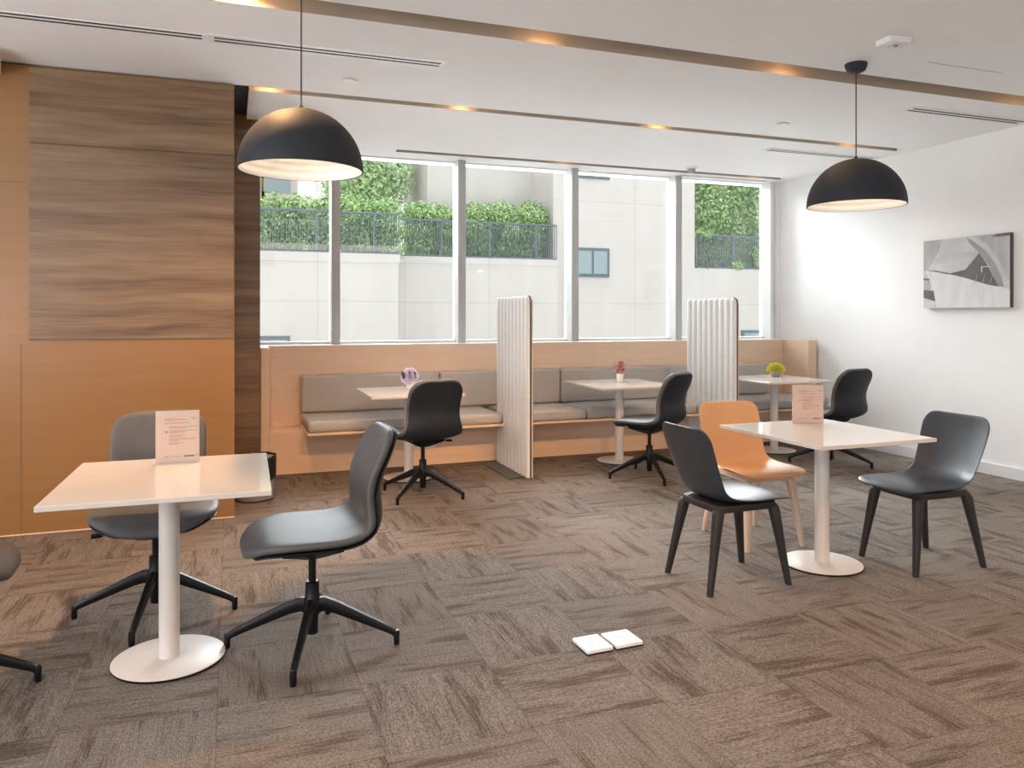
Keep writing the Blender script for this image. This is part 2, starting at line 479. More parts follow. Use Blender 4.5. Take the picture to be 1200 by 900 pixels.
# ceiling: slabs with light slots between them, and a lid above the slots
mb = MB()
edges = [YB] + [v for s in SLOTS for v in s] + [YW + .2]
for k in range(0, len(edges), 2):
    y0, y1 = edges[k], edges[k + 1]
    if y1 <= 5.66: mb.box(XL, XR, y0, y1, CEIL, CEIL + .12)
for (y0, y1), (x0, x1) in zip(SLOTS, SLOT_X):
    if x0 > XL + .05 and y0 < 5: mb.box(XL, x0, y0, y1, CEIL, CEIL + .12)
    mb.box(x1, XR, y0, y1, CEIL, CEIL + .12)
mb.box(0.12, XR, 5.755, 7.33, CEIL, CEIL + .12)
mb.box(0.12, 1.5, 7.33, 7.44, CEIL, CEIL + .12)
mb.box(0.12, XR, 7.44, YW + .2, CEIL, CEIL + .12)
mb.box(XL, XR, YB, YW + .2, CEIL + .125, CEIL + .2)
struct(mb.build('ceiling', M['ceiling']))
# slot linings on the far faces
mb = MB()
for (y0, y1), (x0, x1) in zip(SLOTS, SLOT_X):
    mb.box(x0, x1, y1 - .004, y1, CEIL + .0005, CEIL + .12)
struct(mb.build('trim_5', M['slot']))
struct(MB().box(PIER_X + .001, 0.115, 5.66, 6.6, CEIL + .03, CEIL + .12).build('ceiling_gap', M['gap_shade']))  # black block filling the gap where only shade would be
struct(MB().box(XL, -1.335, 5.30, 5.56, CEIL - .10, CEIL - .001).build('ceiling_drop', M['ceiling']))
# baseboard on the right wall
struct(MB().box(XR - .015, XR - .0005, YB, 6.96, 0, .10, .002).build('baseboard_right', M['baseboard']))

# windows: five panes between deep mullions
MULL = [-.31, .955, 2.223, 3.494, 4.787, 6.085]
mb = MB()
Y0, Y1 = 7.60, 7.80
for k, x in enumerate(MULL[1:-1]):
    mb = MB()
    mb.box(x - .040, x + .040, Y0, Y0 + .012, 1.10, CEIL, .002)
    mb.box(x - .012, x + .004, Y0 - .004, Y0 + .004, 1.10, CEIL)
    o = mb.build('trim_%d' % (10 + k), M['frame_shade'])
    struct(o)
    f = MB().box(x - .040, x + .040, Y0 + .012, Y1, 1.10, CEIL).build('mullion_side', M['white_frame'], o)
for k in range(5):
    x0, x1 = max(MULL[k] + .04, PIER_X + .2), MULL[k + 1] - .04
    mb = MB()
    mb.box(x0, x1, 7.72, Y1, 1.10, 1.125)
    mb.box(x0, x1, 7.72, Y1, CEIL - .010, CEIL)
    o = struct(mb.build('window_%d' % (k + 1), M['white_frame']))
    MB().box(x0, x1, 7.752, 7.758, 1.125, CEIL - .010).build('pane', M['glass'], o)
mb = MB()
mb.box(6.045, 6.075, 7.60, 7.80, 1.10, CEIL); mb.box(6.075, 6.13, 7.64, 7.80, 1.10, CEIL); mb.box(6.13, XR, 7.60, 7.80, 1.10, CEIL)
struct(mb.build('trim_6', M['white_frame']))
struct(MB().box(PIER_X + .2, XR, 7.425, 7.80, 1.085, 1.10).build('trim_7', M['white_frame']))

# ------------------------------------------------------------------ banquette
bq = thing('banquette', 'long beech laminate banquette with taupe upholstery running below the windows', 'bench', (3.1, 7.0, 0))
def bpart(mb, name, mat, **k):
    o = mb.build(name, mat, None, **k)
    o.parent = bq; o.location = (-3.1, -7.0, 0)
    return o
bpart(MB().box(.312, 6.06, 6.97, 7.40, 0, .372, .002), 'base', M['laminate'])
bpart(MB().box(.312, 6.06, 7.401, 7.425, 0, 1.10, .0015), 'back_panel', M['laminate'])
bpart(MB().box(.24, .311, 6.97, 7.425, 0, 1.10, .002), 'end_panel', M['laminate'])
bpart(MB().box(6.061, 6.172, 6.97, 7.425, 0, 1.10, .002), 'end_panel', M['laminate'])
SCR_X = [2.37, 4.44]
runs = [(.60, SCR_X[0] - .035), (SCR_X[0] + .035, SCR_X[1] - .035), (SCR_X[1] + .035, 6.05)]
for a, b in runs:
    bpart(MB().box(a, b, 6.62, 7.40, .374, .394, .003), 'seat_board', M['laminate'])
def cushion(x0, x1, y0, y1, z0, z1, r):
    return MB().box(x0, x1, y0, y1, z0, z1, r, 5)
for a, b in [(.60, 1.905), (1.905, SCR_X[0] - .04), (SCR_X[0] + .04, 3.18), (3.18, SCR_X[1] - .04), (SCR_X[1] + .04, 6.04)]:
    bpart(cushion(a + .002, b - .002, 6.635, 7.395, .395, .485, .032), 'seat_cushion', M['leather_taupe'], smooth=True)
for a, b in [(.60, 1.905), (1.905, 3.18), (3.18, 4.465), (4.465, 5.76)]:
    bpart(cushion(a + .002, b - .002, 7.27, 7.40, .486, .835, .03), 'back_cushion', M['leather_taupe'], smooth=True)
# socket strip on the plinth behind the first chair
so = thing('socket_plate', 'white double socket plate on the bench base behind the left swivel chair', 'socket', (1.66, 6.968, .19))
MB().box(-.12, .12, -.010, 0, -.035, .035, .004).build('plate', M['plaster_white'], so)
for dx in (-.07, -.03, .04, .08): MB().box(dx - .004, dx + .004, -.0112, -.0098, -.012, .012).build('socket_slot', M['slit'], so)

# ------------------------------------------------------------------ acoustic screens
def make_screen(label, x):
    t = thing('acoustic_screen', label, 'divider screen', (x, 6.46, 0), 0, 'corrugated screens dividing the bench')
    L, H, nrib, amp, base = .82, 1.55, 9, .027, .004
    ny, nz = nrib * 10, 60
    rc = .07
    def prof(y, z):
        f = (y / L * nrib) % 1.0
        s = math.sqrt(max(0.0, 1 - (2 * f - 1) ** 2))
        top = min(1.0, max(0.0, (H - z) / .03)); top = math.sqrt(max(0, 1 - (1 - top) ** 2))
        return base + amp * (0.10 + 0.90 * s ** 0.9) * top
    def cl(y, z):
        # rounded upper corners
        d = min(y, L - y)
        if d < rc:
            zm = H - rc + math.sqrt(max(0, rc * rc - (rc - d) ** 2))
            return min(z, zm)
        return z
    mb = MB()
    for sgn in (-1, 1):
        g = []
        for i in range(ny + 1):
            y = L * i / ny; row = []
            for j in range(nz + 1):
                z = .012 + (H - .012) * (1 - (1 - j / nz) ** 2.2)
                row.append(mb.bm.verts.new((sgn * (prof(min(max(y, 1e-4), L - 1e-4), z)), y - L / 2, cl(y, z))))
            g.append(row)
        for i in range(ny):
            for j in range(nz): mb.bm.faces.new((g[i][j], g[i + 1][j], g[i + 1][j + 1], g[i][j + 1]))
    mb.build('felt_panel', M['felt'], t, smooth=True, angle=60)
    # dark core whose edge shows all round
    pts = [(-L / 2, .012), (L / 2, .012)]
    for k in range(9): a = math.pi / 2 * k / 8; pts.append((L / 2 - rc + rc * math.cos(a), H - rc + rc * math.sin(a)))
    for k in range(9): a = math.pi / 2 + math.pi / 2 * k / 8; pts.append((-L / 2 + rc + rc * math.cos(a), H - rc + rc * math.sin(a)))
    mb = MB(); A = [(-.0065, y * 1.004, z + .002) for y, z in pts]; B = [(.0065, y * 1.004, z + .002) for y, z in pts]
    mb.rings([A, B]).build('edge_core', M['felt_edge'], t)
    MB().box(-.17, .06, -.33, .38, 0, .010, .002).build('base_plate', M['dark_steel'], t)
    return t
make_screen('corrugated light grey felt screen between the left and middle bench tables', SCR_X[0])
make_screen('corrugated light grey felt screen behind the amber chair, right of the middle bench table', SCR_X[1])

# ------------------------------------------------------------------ tables
def make_table(label, loc, rz=0):
    t = thing('cafe_table', label, 'table', loc, rz, 'square white pedestal tables')
    a, b = .382, .410
    MB().box(-a, a, -b, b, .720, .740, .0025).build('tabletop', M['table_white'], t)
    MB().lathe([(0, .014), (.039, .014), (.039, .7195), (0, .7195)], 40).build('column', M['metal_white'], t, smooth=True)
    mb = MB().lathe([(0, .008), (.209, .008), (.212, .010), (.212, .0125), (.209, .0145), (.05, .016), (0, .016)], 64)
    d = mb.build('base_disc', M['metal_white'], t, smooth=True)
    MB().lathe([(0, 0), (.210, 0), (.210, .008), (0, .008)], 48).build('base_pad', M['metal_black'], d)
    MB().box(-.13, .13, -.13, .13, .712, .7195, .002).build('mounting_plate', M['metal_white'], t)
    return t
T1 = make_table('large nearest white table at the left in front of the tan wall', (-.233, 3.388, 0), R(-1.0))
TC = {1: (-.243, 3.375), 2: (3.085, 3.442), 3: (1.42, 6.47), 4: (3.46, 6.53), 5: (5.20, 6.48)}
dup(T1, (*TC[2], 0), R(.5), 'white table at the right with two dark shell chairs and an amber chair')
dup(T1, (*TC[3], 0), 0, 'white table by the bench holding a mauve flower ball, left of the screens')
dup(T1, (*TC[4], 0), 0, 'white table by the bench holding a pink flower ball, between the two screens')
dup(T1, (*TC[5], 0), 0, 'white table by the bench holding a lime green plant, near the right wall')

# ------------------------------------------------------------------ swivel chairs (facing +x at rz = 0)
PAD = [(.262, .420, .264, -.004), (.250, .443, .266, 0.0), (.20, .465, .272, .008), (.10, .467, .274, .016), (0, .462, .274, .020), (-.10, .460, .268, .024),
       (-.175, .470, .256, .030), (-.230, .498, .243, .038), (-.256, .545, .230, .046), (-.256, .600, .219, .048), (-.250, .655, .214, .044),
       (-.258, .72, .215, .036), (-.282, .79, .216, .028), (-.302, .85, .214, .022), (-.320, .905, .210, .016)]
def make_swivel(label, loc, facing, base_ang):
    t = thing('swivel_chair', label, 'chair', loc, R(facing), 'grey swivel chairs on black star bases')
    MB().rings(shell_loft(PAD, .050, .010, .22, .12, en=2.2)).build('upholstered_pad', M['leather_dark'], t, smooth=True, angle=70)
    MB().rings(shell_loft(PAD, .016, -.019, .23, .13, wscale=.965, en=2.2)).build('outer_shell', M['shell_back'], t, smooth=True, angle=70)
    mb = MB()
    def sq(h, z, dx=0): return [(-h + dx, -h, z), (h + dx, -h, z), (h + dx, h, z), (-h + dx, h, z)]
    mb.rings([sq(.030, .372), sq(.055, .384), sq(.12, .415, .01), sq(.13, .436, .01)])
    mech = mb.build('tilt_mechanism', M['metal_black'], t)
    MB().tube([(.03, -.05, .405), (.035, -.20, .400), (.035, -.235, .397)], .006, 8).tube([(.035, -.215, .398), (.036, -.26, .394)], .011, 10).build('lever', M['metal_black'], mech, smooth=True)
    MB().lathe([(0, .26), (.0155, .26), (.0155, .375), (0, .375)], 24).build('gas_rod', M['metal_black'], t, smooth=True)
    hub = MB().lathe([(0, .055), (.021, .055), (.024, .06), (.024, .13), (.034, .14), (.036, .20), (.029, .212), (.028, .270), (.024, .274), (0, .274)], 32).build('hub', M['metal_black'], t, smooth=True)
    rel = R(base_ang - facing)
    for k in range(4):
        a = rel + k * math.pi / 2
        prof = [(.015, .172, .034, .017), (.05, .178, .031, .017), (.10, .162, .026, .0155), (.20, .118, .021, .014), (.30, .073, .016, .0125), (.335, .056, .0145, .012), (.349, .044, .012, .012)]
        rings = []
        for i, (r, z, h, wd) in enumerate(prof):
            p0 = prof[max(0, i - 1)]; p1 = prof[min(len(prof) - 1, i + 1)]
            tx, tz = p1[0] - p0[0], p1[1] - p0[1]; l = math.hypot(tx, tz); nx, nz = -tz / l, tx / l
            ring = []
            for q in range(12):
                th = 2 * math.pi * q / 12
                c, s = math.cos(th), math.sin(th)
                yy = wd * math.copysign(abs(c) ** .55, c); nn = h * math.copysign(abs(s) ** .55, s)
                ring.append((r + nx * nn, yy, z + nz * nn))
            rings.append(ring)
        mb = MB().rings(rings)
        mb.lathe([(0, .0), (.0105, .0), (.0125, .004), (.0135, .05), (.011, .06), (0, .062)], 14, .350, 0, 0)
        mb.bm.transform(Matrix.Rotation(a, 4, 'Z'))
        mb.build('leg', M['metal_black'], t, smooth=True)
    return t
make_swivel('grey swivel chair in left foreground, seen from the side, right of the large near table', (.320, 3.321, 0), 182, -17)
make_swivel('grey swivel chair behind the large near table, against the tan wall', (-.327, 3.925, 0), -89, -100.5)
make_swivel('grey swivel chair cut off by the left edge, only seat tip and one foot showing', (-1.035, 3.33, 0), 3, 4)
make_swivel('dark backed swivel chair seen from behind at the table with the mauve flower', (1.388, 5.82, 0), 99, 45)
make_swivel('dark backed swivel chair turned sideways at the table with the pink flower', (3.358, 5.795, 0), 119, 80)
make_swivel('dark backed swivel chair seen from behind by the white right wall', (5.18, 5.68, 0), 98, 44)

# ------------------------------------------------------------------ one-piece shell chairs (facing +x at rz = 0)
SH = [(.272, .428, .218, -.004), (.258, .444, .222, -.004), (.20, .453, .228, 0.0), (.10, .447, .228, .008), (0, .436, .222, .018), (-.08, .433, .214, .030),
      (-.140, .442, .206, .040), (-.188, .476, .203, .046), (-.214, .53, .207, .044), (-.236, .60, .213, .038), (-.258, .68, .219, .032), (-.274, .75, .222, .026),
      (-.286, .818, .222, .020)]
def make_shell(label, loc, facing, m_shell, m_leg):
    t = thing('shell_chair', label, 'chair', loc, R(facing), 'moulded shell chairs around the right table')
    MB().rings(shell_loft(SH, .011, 0, .10, .095, sq=.35)).build('seat_shell', m_shell, t, smooth=True, angle=70)
    # arched under-frame flowing into the legs
    def rr(hx, hy, z, cx=.01, n=28, p=.42):
        out = []
        for k in range(n):
            a = 2 * math.pi * k / n; c, s = math.cos(a), math.sin(a)
            out.append((cx + hx * math.copysign(abs(c) ** p, c), hy * math.copysign(abs(s) ** p, s), z))
        return out
    MB().rings([rr(.180, .156, .389, p=.2), rr(.190, .168, .393, p=.2), rr(.193, .172, .410, p=.22), rr(.186, .168, .426, p=.24)]).build('under_frame', m_leg, t, smooth=True, angle=50)
    for sx in (-1, 1):
        for sy in (-1, 1):
            top = Vector((.01 + sx * .166, sy * .145, .414)); knee = Vector((.009 + sx * .172, sy * .150, .385)); foot = Vector((sx * .240, sy * .190, 0))
            rings = []
            sect = [(top, .016, .014), (top + Vector((0, 0, -.010)), .025, .023), (knee, .0265, .0255), (knee.lerp(foot, .15), .0245, .0235), (knee.lerp(foot, .5), .0195, .0185), (foot, .0145, .0135)]
            for p, hx, hy in sect:
                ring = []
                for q in range(16):
                    a = 2 * math.pi * q / 16; c, s = math.cos(a), math.sin(a)
                    ring.append((p.x + hx * math.copysign(abs(c) ** .55, c), p.y + hy * math.copysign(abs(s) ** .55, s), p.z))
                rings.append(ring)
            MB().rings(rings).build('leg', m_leg, t, smooth=True, angle=50)
    return t
make_shell('dark shell chair at the left of the right table, its back to the camera', (2.45, 3.43, 0), 1, M['plastic_dark'], M['plastic_leg'])
make_shell('amber orange shell chair with pale legs behind the right table', (3.04, 4.00, 0), -93, M['orange'], M['leg_pale'])
make_shell('dark shell chair at the far right, facing the right table', (3.643, 3.29, 0), 179, M['plastic_dark'], M['plastic_leg'])

# ------------------------------------------------------------------ pendant lamps
def make_pendant(label, x, y, rim=2.08, r=.294):
    t = thing('pendant_lamp', label, 'lamp', (x, y, rim), 0, 'black dome pendant lamps')
    n = 28
    out = [(r * math.cos(a), r * math.sin(a)) for a in [math.pi / 2 * k / n for k in range(n)]] + [(.018, r * 1.0), (0, r * 1.0)]
    lip = [(r - .006, -.002), (r, -.002)]
    MB().lathe(lip + out, 72).build('dome_shade', M['pendant_black'], t, smooth=True, angle=60)
    ri = r - .007; prof = []
    nn = 60
    for k in range(nn + 1):
        a = math.pi / 2 * k / nn
        rr = ri - .010 * (0.5 - 0.5 * math.cos(2 * math.pi * k / 5.0))
        prof.append((max(rr * math.cos(a), 0), rr * math.sin(a) - .001))
    prof[-1] = (0, prof[-1][1])
    MB().lathe(prof, 72).build('ribbed_lining', M['pendant_white'], t, smooth=True, angle=80)
    sk = MB().lathe([(0, .285), (.028, .285), (.03, .235), (.02, .225), (0, .225)], 24).build('lamp_holder', M['pendant_black'], t, smooth=True)
    bl = MB().lathe([(.014, .226), (.022, .21), (.05, .175), (.062, .145), (.064, .125)], 32).build('bulb', M['bulb'], t, smooth=True)
    MB().lathe([(.064, .125), (.066, .11), (.060, .088), (.044, .068), (.022, .058), (0, .055)], 32).build('bulb_cap', M['bulb_cap'], bl, smooth=True)
    MB().lathe([(0, r - .002), (.012, r - .002), (.010, r + .014), (.004, r + .018), (0, r + .018)], 20).build('cable_gland', M['pendant_black'], t, smooth=True)
    MB().tube([(0, 0, r + .01), (0, 0, CEIL - rim - .03)], .0035, 8).build('cable', M['plastic_leg'], t, smooth=True)
    MB().lathe([(0, CEIL - rim - .055), (.035, CEIL - rim - .055), (.055, CEIL - rim - .045), (.066, CEIL - rim - .015), (.067, CEIL - rim), (0, CEIL - rim)], 40).build('ceiling_rose', M['pendant_black'], t, smooth=True, angle=50)
    l = bpy.data.lights.new('bulb_light', 'POINT'); l.energy = 0.8; l.color = (1.0, .80, .60); l.shadow_soft_size = .05
    lo = bpy.data.objects.new('bulb_light', l); COL.objects.link(lo); lo.parent = t; lo.location = (0, 0, .03)
    return t
make_pendant('large black dome pendant at the upper left in front of the windows', .318, 3.84)
make_pendant('black dome pendant at the upper right by the white wall', 3.71, 3.84, 2.075)

# ------------------------------------------------------------------ table cards
def make_card(label, x, y, rz, wd, h=.228):
    t = thing('menu_stand', label, 'menu stand', (x, y, .7402), R(rz), 'printed cards in clear stands')
    c = MB(); A = []
    c.box(-wd / 2, wd / 2, -.002, .002, .0, h, .0008)
    c.box(-wd / 2, wd / 2, .002, .060, .0, .003, .0008)
    c.build('acrylic_sleeve', M['acrylic'], t)
    W = wd
    mb = MB().box(-wd / 2 + .004, wd / 2 - .004, -.0032, -.0021, .008, h - .004, mi=2)
    def bar(x0, x1, z, hh, mi=0): mb.box((x0 - .5) * W, (x1 - .5) * W, -.0037, -.0033, z * h - hh / 2, z * h + hh / 2, mi=mi)
    bar(.20, .47, .845, .004); bar(.20, .44, .815, .0035); bar(.48, .72, .828, .0035)
    bar(.82, .93, .855, .003); bar(.84, .92, .83, .003)
    bar(.20, .78, .765, .0035)
    for i, (x1, z) in enumerate([(.96, .69), (.72, .67), (.95, .62), (.68, .60), (.66, .575), (.70, .53), (.60, .505), (.92, .47), (.90, .445), (.52, .42), (.66, .385), (.50, .365)]):
        bar(.31, x1, z, .0028)
    bar(.22, .265, .60, .006, 1)
    bar(.20, .31, .125, .005); bar(.36, .58, .13, .003); bar(.65, .88, .128, .006, 1); bar(.90, .95, .14, .006)
    mb.build('paper', [M['ink'], M['ink_dark'], M['paper']], t)
    return t
make_card('printed menu card in clear stand on the near left table', -.218, 3.66, -1, .176)
make_card('printed menu card in clear stand on the right table', 3.225, 3.715, -20, .186)

# ------------------------------------------------------------------ little plants on the bench tables
def spiky(mb, c, r, n, ln, wd, rng, mi=lambda d: 0, half=False):
    for k in range(n):
        z = 1 - 2 * (k + .5) / n; ph = k * 2.39996
        d = Vector((math.sqrt(1 - z * z) * math.cos(ph), math.sqrt(1 - z * z) * math.sin(ph), z))
        if half and d.z < -.15: continue
        a = d.orthogonal().normalized(); a.rotate(Matrix.Rotation(rng.random() * 6.28, 3, d)); b = d.cross(a)
        L = r * (1 + ln * (rng.random() - .5)); p0 = c + d * r * .45; tip = c + d * L
        v = [mb.bm.verts.new(p0), mb.bm.verts.new(tip + a * wd), mb.bm.verts.new(tip + d * wd * .8), mb.bm.verts.new(tip - a * wd)]
        m_ = mi(d)
        mb.bm.faces.new(v).material_index = m_
        v2 = [mb.bm.verts.new(p0), mb.bm.verts.new(tip + b * wd), mb.bm.verts.new(tip + d * wd * .6), mb.bm.verts.new(tip - b * wd)]
        mb.bm.faces.new(v2).material_index = m_
def core(mb, c, r, mi=0):
    t = bmesh.new(); bmesh.ops.create_icosphere(t, subdivisions=2, radius=r, matrix=Matrix.Translation(c)); mb._add(t, mi)
rng = random.Random(3)
POT = [(0, 0), (.026, 0), (.029, .004), (.034, .070), (.035, .080), (.031, .080), (.029, .070), (0, .068)]
def make_flower(label, x, y, mats, split, hz, r):
    t = thing('potted_flower', label, 'flower', (x, y, .7402), 0, 'small flower pots on the bench tables')
    MB().lathe(POT, 32).build('pot', M['pot_white'], t, smooth=True)
    c = Vector((0, 0, hz)); mb = MB(); core(mb, c, r * .72, 0)
    spiky(mb, c, r, 420, .25, .007, rng, split)
    mb.build('bloom', mats, t, recalc=False)
    MB().tube([(0, 0, .066), (0, 0, hz - r * .5)], .003, 8).build('stem', M['leaf_lime'], t)
    return t
make_flower('mauve and violet flower ball in a white pot on the left bench table', 1.47, 6.66, [M['petal_mauve'], M['petal_violet']],
            lambda d: 1 if (d.z > -.2 and d.z < .62 and math.sin(9 * d.x + 3) > 0.55) else 0, .105, .072)
make_flower('pink flower ball standing tall in a white pot on the middle bench table', 3.515, 6.62, [M['petal_pink'], M['ink']],
            lambda d: 1 if rng.random() < .25 else 0, .137, .060)
t = thing('potted_plant', 'lime green plant in a low grey pot on the right bench table', 'plant', (5.365, 6.66, .7402), 0, 'small flower pots on the bench tables')
MB().lathe([(0, 0), (.034, 0), (.044, .008), (.056, .035), (.058, .058), (.052, .058), (.048, .04), (0, .038)], 36).build('pot', M['pot_grey'], t, smooth=True)
mb = MB(); core(mb, Vector((0, 0, .068)), .048)
for v in mb.bm.verts: v.co.x *= 1.3; v.co.y *= 1.3
spiky(mb, Vector((0, 0, .062)), .086, 420, .3, .008, rng, lambda d: 0, True)
for v in mb.bm.verts:
    if v.co.z > .062: v.co.z = .062 + (v.co.z - .062) * .85
mb.build('foliage', M['leaf_lime'], t, recalc=False)

# ------------------------------------------------------------------ waste bin, floor boxes
t = thing('waste_bin', 'round grey waste bin with black liner behind the near left table', 'bin', (.165, 6.13, 0))
MB().lathe([(0, 0), (.135, 0), (.140, .006), (.158, .30), (.160, .31), (.154, .31), (.134, .02), (0, .02)], 48).build('bucket', M['bin'], t, smooth=True)
mb = MB(); seg = 48; rr_ = random.Random(5)
prof = [(.157, .30), (.163, .325), (.166, .325), (.167, .30), (.164, .22), (.158, .14)]
rings = []
ph = [rr_.uniform(0, 6.28) for _ in range(6)]
for i, (r, z) in enumerate(prof):
    ring = []
    for k in range(seg):
        a = 2 * math.pi * k / seg
        wv = sum(math.sin((3 + 2 * q) * a + ph[q]) for q in range(4)) / 4
        ring.append(((r + .006 * wv * (i > 0)) * math.cos(a), (r + .006 * wv * (i > 0)) * math.sin(a), z + .016 * wv * (1 if i < 4 else 2)))
    rings.append(ring)
mb.rings(rings, cap=False).build('bin_liner', M['bag'], t, smooth=True, angle=80)
MB().lathe([(.136, .0), (.143, .0), (.145, .012), (.139, .012)], 48).build('base_ring', M['plastic_dark'], t, smooth=True)

def make_floorbox(label, pts):
    c = sum((Vector((*p, 0)) for p in pts), Vector()) / 4
    ex = (Vector((*pts[3], 0)) + Vector((*pts[2], 0)) - Vector((*pts[0], 0)) - Vector((*pts[1], 0))) / 2
    ey = (Vector((*pts[0], 0)) + Vector((*pts[3], 0)) - Vector((*pts[1], 0)) - Vector((*pts[2], 0))) / 2
    a = math.atan2(ex.y, ex.x)
    t = thing('floor_box', label, 'floor socket box', c, a, 'white floor boxes on the carpet')
    hx, hy = ex.length / 2, ey.length / 2
    MB().box(-hx - .002, hx + .002, -hy - .002, hy + .002, 0, .004, .001).build('gasket', M['metal_black'], t)
    MB().box(-hx, hx, -hy, hy, .004, .020, .004, 3).build('lid', M['plaster_white'], t)
    mb = MB()
    for fx in (-.52, .52): mb.box(hx * fx - .0016, hx * fx + .0016, -hy * .96, hy * .96, .0198, .0206)
    mb.box(-.015, .015, -.004, .004, .0198, .0206); mb.box(-.008, .008, .012, .016, .0198, .0206)
    mb.build('lid_seam', M['pot_grey'], t)
    return t
def floor_pt(u, v):
    d = F_PX * CAM_H / (v - 369); q = (u - 600) / F_PX
    s, c = math.sin(R(20)), math.cos(R(20))
    return (d * (s + c * q), d * (c - s * q))
make_floorbox('left one of the two white floor boxes in the carpet', [floor_pt(*p) for p in ((670.5, 753), (688.5, 769), (718.5, 763), (700, 748))])
make_floorbox('right one of the two white floor boxes in the carpet', [floor_pt(*p) for p in ((704.5, 747.5), (722, 762.5), (753, 756.5), (734.5, 742))])

# ------------------------------------------------------------------ canvas on the right wall
t = thing('wall_canvas', 'black and white abstract architecture print hanging on the right white wall', 'picture', (XR, 5.1, 1.764))
CW, CH = .86, .632
MB().box(-.045, -.001, -CW / 2, CW / 2, -CH / 2, CH / 2, .002).build('canvas', M['canvas_side'], t)
mb = MB()
def cp(px, py, lift):
    fx = (px - 175) / 710.0
    top = 225 - 68 * fx; bot = 770 - 2 * fx
    fy = (py - top) / (bot - top)
    # perspective of the far end: undo the foreshortening along the wall
    g = fx * .86 / (1 - fx * .14)
    fx2 = min(max(g, .0), 1.0); fy = min(max(fy, 0.0), 1.0)
    return (-.0455 - lift * .00025, CW / 2 - CW * fx2, CH / 2 - CH * fy)
def shape(pts, mi, lift): mb.poly([cp(x, y, lift) for x, y in pts], mi)
shape([(175, 225), (885, 157), (885, 768), (175, 770)], 0, 0)
shape([(175, 225), (370, 206), (330, 300), (280, 380), (215, 460), (175, 470)], 1, 1)
shape([(640, 183), (720, 240), (790, 330), (850, 470), (885, 560), (885, 160)], 1, 1)
shape([(575, 190), (640, 230), (720, 300), (790, 410), (830, 520), (850, 600), (810, 595), (740, 420), (675, 320), (600, 240)], 4, 2)
shape([(195, 463), (300, 470), (415, 490), (560, 522), (740, 582), (812, 597), (885, 620), (885, 768), (312, 769), (298, 715), (250, 570)], 2, 3)
shape([(345, 487), (415, 490), (500, 472), (568, 455), (675, 320), (740, 430), (812, 597), (740, 582), (560, 522), (460, 497)], 3, 4)
shape([(195, 463), (300, 463), (430, 484), (415, 492), (300, 474)], 3, 5)
shape([(175, 622), (278, 628), (298, 716), (175, 685)], 3, 4)
shape([(175, 525), (235, 530), (238, 545), (175, 541)], 3, 4)
for a in (190, 212, 232): shape([(a, 541), (a + 7, 541), (a + 9, 624), (a, 624)], 4, 4)
shape([(690, 430), (750, 430), (750, 436), (697, 436), (697, 480), (690, 480)], 2, 5)
for a in (645, 700, 755): shape([(a + 15, 490), (a + 19, 490), (a + 2, 570), (a - 3, 565)], 4, 5)
shape([(765, 192), (800, 168), (885, 157), (885, 182), (820, 190)], 3, 5)
mb.build('print', [M['art_light'], M['art_mid'], M['art_pale'], M['art_dark'], M['art_line']], t, recalc=False)

# ------------------------------------------------------------------ ceiling fittings
def make_vent(label, x0, x1, y, wd=.14, nslot=2, framed=True):
    t = thing('ceiling_vent', label, 'air vent', ((x0 + x1) / 2, y, CEIL), 0, 'linear air vents in the ceiling')
    L = x1 - x0
    if framed: MB().box(-L / 2, L / 2, -wd / 2, wd / 2, -.006, 0, .002).build('frame', M['plaster_white'], t)
    else: MB().box(-L / 2, L / 2, -wd / 2 + .02, wd / 2 - .02, -.003, 0, .001).build('frame', M['ceiling'], t)
    sw = wd * .16
    for k in range(nslot):
        yc = (k - (nslot - 1) / 2) * wd * .36
        zz = -.0066 if framed else -.0036
        MB().box(-L / 2 + .03, L / 2 - .03, yc - sw / 2, yc + sw / 2, zz, zz + .003).build('slot', M['slit'], t)
    return t
make_vent('framed white slot vent in the ceiling above the left pendant', -.12, 1.27, 4.74)
make_vent('unframed slot vent running to the left edge of the ceiling', -2.6, -.125, 4.74, framed=False)
make_vent('framed slot vent in the ceiling at the right edge, beside the right wall', 4.88, 6.12, 4.53)
make_vent('slot vent in the ceiling behind the right pendant cable', 4.80, 6.12, 6.10, .13)
make_vent('slot vent in the ceiling right above the right end of the windows', 4.75, 5.98, 7.56, .10)
def disc(label, x, y, r):
    t = thing('ceiling_speaker', label, 'speaker', (x, y, CEIL), 0, 'round white ceiling discs')
    MB().lathe([(0, -.014), (r * .9, -.014), (r, -.008), (r, -.004), (0, -.004)], 36).build('cover', M['plaster_white'], t, smooth=True)
    MB().lathe([(0, -.004), (r * .85, -.004), (r * .85, 0), (0, 0)], 28).build('collar', M['slit'], t)
disc('round white disc on the ceiling right of the left pendant cable', .755, 5.28, .052)
disc('round white disc on the ceiling left of the right pendant cable', 4.30, 5.25, .052)
t = thing('ceiling_sensor', 'square white sensor box on the ceiling above the right pendant', 'sensor', (3.58, 3.42, CEIL), R(-6))
MB().box(-.075, .075, -.06, .06, -.035, 0, .006).build('housing', M['plaster_white'], t)
MB().box(-.03, .035, -.03, .03, -.039, -.0345, .003).build('lens', M['baseboard'], t)
mb = MB(); mb.box(-.012, .02, -.012, -.006, -.0405, -.0385); mb.box(.014, .02, -.012, .014, -.0405, -.0385)
mb.build('mark', M['slit'], t)
t = thing('smoke_detector', 'small round smoke detector on the ceiling above the right screen', 'smoke detector', (4.65, 7.14, CEIL))
MB().lathe([(0, -.018), (.062, -.018), (.066, -.010), (.066, 0), (0, 0)], 32).build('base', M['plaster_white'], t, smooth=True)
MB().lathe([(0, -.062), (.026, -.060), (.040, -.050), (.044, -.018), (0, -.018)], 32).build('sensing_head', M['pot_grey'], t, smooth=True)
